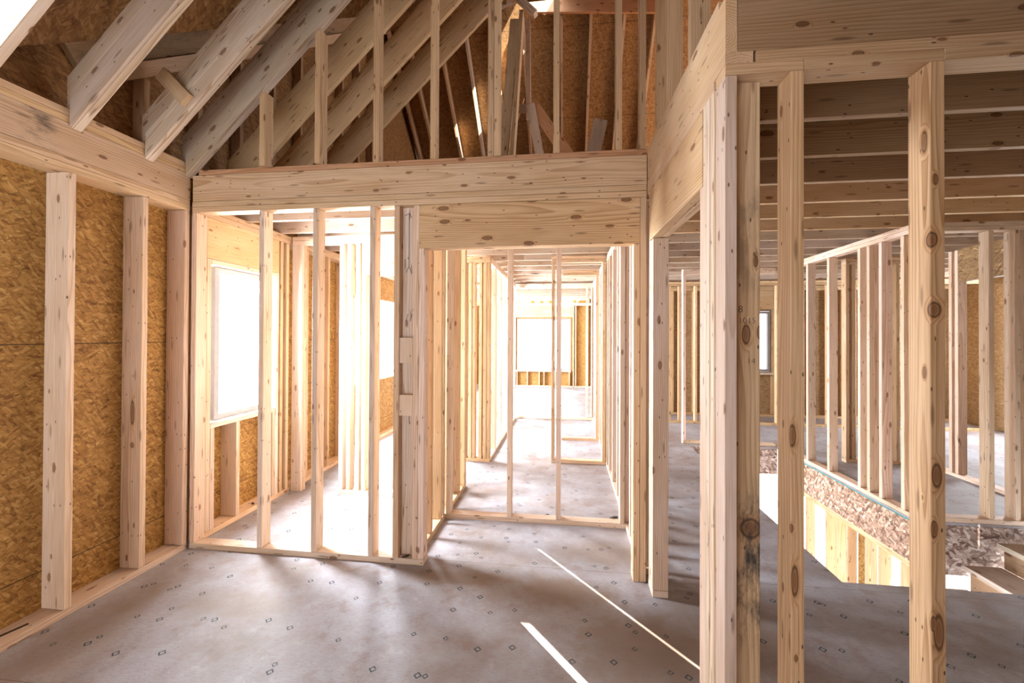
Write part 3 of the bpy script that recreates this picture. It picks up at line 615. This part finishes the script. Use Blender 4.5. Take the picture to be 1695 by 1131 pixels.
# post wall in the hall
partition('the short post wall in the hall', 'x', 5.045, -1.225, -.905, [-1.225, -1.165, -1.12, -1.04, -.985, -.943], 'short post wall studs', T_YEL)
partition('the wall running deep from the short post wall', 'y', -.993, 5.137, 7.70, [5.5, 5.95, 6.4, 6.85, 7.3, 7.66], 'deep wall studs', T_PALE)
# closet wings on the right of the hall
partition('the near closet wing in the hall', 'x', 5.125, -.172, .468, [-.172, .425], 'near closet wing studs', T_WARM, bottom=True)
partition('the far closet wing in the hall', 'x', 6.245, -.055, .468, [.425], 'far closet wing studs', T_WARM)
partition('the last open wall across the hall', 'x', 7.795, -2.65, .468, [-2.6, -2.2, -1.75, -1.30, .36], 'last cross wall studs', T_PALE)
# far window wall framing
def far():
    y = YF
    stick('bottom_plate', -2.65, 1.5, y, y+d6, 0, t, 'bottom plate under the far double window', 'plate', T_PALE)
    stick('top_plate', -2.65, 1.5, y, y+d6, 2.391, 2.467, 'plate above the header of the far double window', 'plate', T_PALE)
    stick('header', -1.52, .19, y, y+.09, 2.05, 2.389, 'pale header above the far double window', 'header', T_YEL)
    stick('sill', -1.48, .15, y, y+d6, .445, .485, 'sill of the far double window', 'sill', T_PALE)
    for i, x in enumerate((-2.6, -2.2, -1.85, -1.56, .195, .26, .60, .95, 1.3)):
        stick('stud', x, x+t, y, y+d6, t+EPS, 2.390, '%s full-height stud of the far window wall, from the left' % ORD[i], 'stud', T_WARM, group='far window wall studs')
    for i, x in enumerate((-1.46, -1.15, -.80, -.66, -.33, .08)):
        stick('cripple_stud', x, x+t, y, y+d6, t+EPS, .444, '%s short stud under the far window sill, from the left' % ORD[i], 'stud', T_WARM, group='short studs under the far window')
    for i, x in enumerate((-2.0, -1.6, -1.46, -.93, -.66, -.40, .30, .64)):
        stick('cripple_stud', x, x+t, y, y+d6, 2.468, 2.83, '%s short stud above the far window plate, from the left' % ORD[i], 'stud', T_WARM, group='short studs above the far window')
    stick('top_plate', -2.65, 1.5, y, y+d6, 2.831, 2.905, 'uppermost plate of the far window wall', 'plate', T_PALE)
far()

# ================================================================== stair well and right rooms
slab('trim_1', [(2.868, 2.90, 3.935, 6.25, -.365, -.024)], OSB_RIM)['kind'] = 'structure'
slab('trim_2', [(2.90, 7.0, 3.935, 3.965, -.43, -.024)], OSB_RIMX)['kind'] = 'structure'
slab('trim_3', [(1.70, 2.866, 6.252, 6.28, -.365, -.024)], OSB_RIMX)['kind'] = 'structure'
slab('trim_4', [(1.70, 7.0, 2.86, 2.888, -.365, -.024)], OSB_RIMX)['kind'] = 'structure'
slab('trim_5', [(1.67, 1.698, 2.89, 6.25, -.365, -.024)], OSB_RIM)['kind'] = 'structure'
tag(slab('sealant_bead', [(2.862, 2.8675, 3.94, 6.24, -.024, -.012)], TEAL), 'teal sealant line along the top edge of the stairwell rim', 'sealant')
# walls standing on the far edges of the stairwell
partition('the stud wall beside the stairwell', 'y', 2.870, 3.955, 6.24, [3.955, 4.05, 4.31, 4.47, 4.60, 5.10, 5.515, 5.9, 6.19], 'stairwell wall studs', T_PINK)
partition('the whitish stud wall above the stairs', 'x', 3.937, 2.962, 6.5, [2.962, 3.02, 3.415, 3.60, 3.68, 4.05, 4.45], 'studs above the stairs', T_PALE)
partition('the wall at the far end of the stairwell', 'x', 6.29, 1.64, 2.86, [1.64, 1.95, 2.33, 2.62], 'far stairwell end studs', T_PALE)
# header wall deep on the right
stick('header', 4.20, 4.28, 4.45, 5.18, 2.12, 2.47, 'dark strand header in the wall behind the whitish studs', 'header', (1, 1, 1), OSB_HDR)
for i, y in enumerate((4.10, 4.38, 5.185, 5.26)):
    stick('stud', 4.20, 4.289, y, y+t, t, 2.11 if y in (4.38,) else 2.46, '%s stud of the side wall with the dark strand header' % ORD[i], 'stud', T_PINK, group='dark header wall studs')
stick('bottom_plate', 4.20, 4.289, 3.97+.06, 5.9, 0, t-EPS, 'bottom plate of the side wall with the dark strand header', 'plate', T_PALE)
# second layer partitions in the right rooms
partition('the middle cross wall of the right rooms', 'x', 7.765, 1.2, 6.8, [1.78, 1.95, 2.22, 2.33, 2.75, 3.15, 3.55, 3.95, 4.35, 4.75, 5.2, 5.6, 6.0], 'middle cross wall studs', T_YEL)
partition('the cross wall behind the stairwell studs', 'x', 5.62, 3.35, 4.19, [3.35, 3.42, 3.58, 3.72, 3.90, 4.1], 'cross wall studs behind the stairwell', T_WARM)
partition('the outer wall with the narrow right window', 'x', 8.6, 1.62, 6.9, [1.62, 2.03, 2.44, 2.85, 3.0, 3.88, 3.93, 4.3, 4.5, 4.9, 5.1, 5.5, 5.7, 5.9, 6.3], 'outer right wall studs', T_YEL, depth=d6)
stick('header', 3.045, 3.875, 8.6, 8.69, 2.03, 2.389, 'header over the narrow right window', 'header', T_YEL)
stick('sill', 3.045, 3.875, 8.6, 8.74, .79, .832, 'sill under the narrow right window', 'sill', T_PALE)
# lower level wall under the stairwell rim
stick('top_plate', 2.90, 2.99, 3.99, 6.24, -.44, -.368, 'top plate of the lower wall under the stairwell rim', 'plate', T_YEL)
for i, y in enumerate((4.10, 4.37, 4.55, 4.84, 5.02, 5.19, 5.59, 5.95)):
    stick('lower_stud', 2.90, 2.99, y, y+t, -2.70, -.442, '%s lower-level stud under the stairwell rim from the near end' % ORD[i], 'stud', T_YEL, group='lower wall studs')
tag(slab('sheathing_panel', [(2.992, 3.004, 4.60, 4.83, -2.7, -.445)], OSB_L), 'golden strand-board strip between the lower wall studs', 'panel')
# stairs: treads run along y, rising to the right
st = bpy.data.objects.new('staircase', None); COL.objects.link(st); st.location = (3.19, 3.4, -2.75); bpy.context.view_layer.update()
tag(st, 'rough wooden stairs rising to the right below the floor edge', 'stairs')
def spart(name, *b, tone=T_GREY, axis='y', mat=None):
    o = stick(name, *b, tone=tone, axis=axis, mat=mat); mw = o.matrix_world.copy(); o.parent = st; o.matrix_parent_inverse = st.matrix_world.inverted(); o.matrix_world = mw; return o
for i in range(-6, 2):
    x, z = 3.19+.24*i, -.325+.195*i
    if i > 1: break
    spart('tread', x, x+.27, 2.90, 3.90, z-t, z, tone=(.80, .90, 1.08), mat=PINE)
    spart('riser', x+.035, x+.054, 2.93, 3.88, z-.195, z-t-EPS, tone=T_BROWN, mat=PINE_KNOT)
for y in (2.92, 3.845):
    pass

# floor debris
def chip(x, y, label, s=.04, z=0.0):
    bm = bmesh.new(); r = bmesh.ops.create_icosphere(bm, subdivisions=1, radius=1)
    for v in bm.verts: v.co = Vector((v.co.x*s*random.uniform(.6, 1.1), v.co.y*s*.45*random.uniform(.6, 1.2), v.co.z*s*.22))
    o = link('debris_chip', bm, SCRAP); o.location = (x, y, z+s*.2); o.rotation_euler = (0, 0, random.uniform(0, 3)); tag(o, label, 'debris', 'dark floor scraps')
chip(-.16, 3.60, 'dark scrap lying behind the plate across the hall', .045)
chip(.40, 3.63, 'dark scrap in the corner by the hall right wall', .05)

chip(-2.70, 3.42, 'small dark scrap on the plate under the left room window', .035, t)
chip(-1.055, 2.745, 'dirt clump on the plate between the front wall studs', .032, t)
member('strap', (.012, .004), (-2.745, 1.745, t+.001), (-2.715, 1.86, t+.001), (1, 0, 0), 'thin dark strap lying on the left wall bottom plate', 'strap', (.08, .07, .06))
# pencilled numbers on the blackened stud
bpy.context.view_layer.update()
def number(txt, x, z, h):
    cu = bpy.data.curves.new('pencil_number', 'FONT'); cu.body = txt; cu.size = h; cu.extrude = .0004; cu.offset = -.0006
    o = bpy.data.objects.new('pencil_number', cu); COL.objects.link(o); cu.materials.append(GRAPH)
    me = bpy.data.meshes.new_from_object(o.evaluated_get(bpy.context.evaluated_depsgraph_get())); bpy.data.objects.remove(o)
    o = bpy.data.objects.new('pencil_number', me); COL.objects.link(o); o.data.materials.clear(); o.data.materials.append(GRAPH)
    o.parent = NUMSTUD; o.matrix_parent_inverse = NUMSTUD.matrix_world.inverted(); o.location = (x, 1.5474, z); o.rotation_euler = (math.pi/2, 0, 0)
for a in (('8', .583, 1.60, .035), ('10', .585, 1.563, .028), ('15', .614, 1.563, .028), ('14', .612, 1.425, .028)): number(*a)
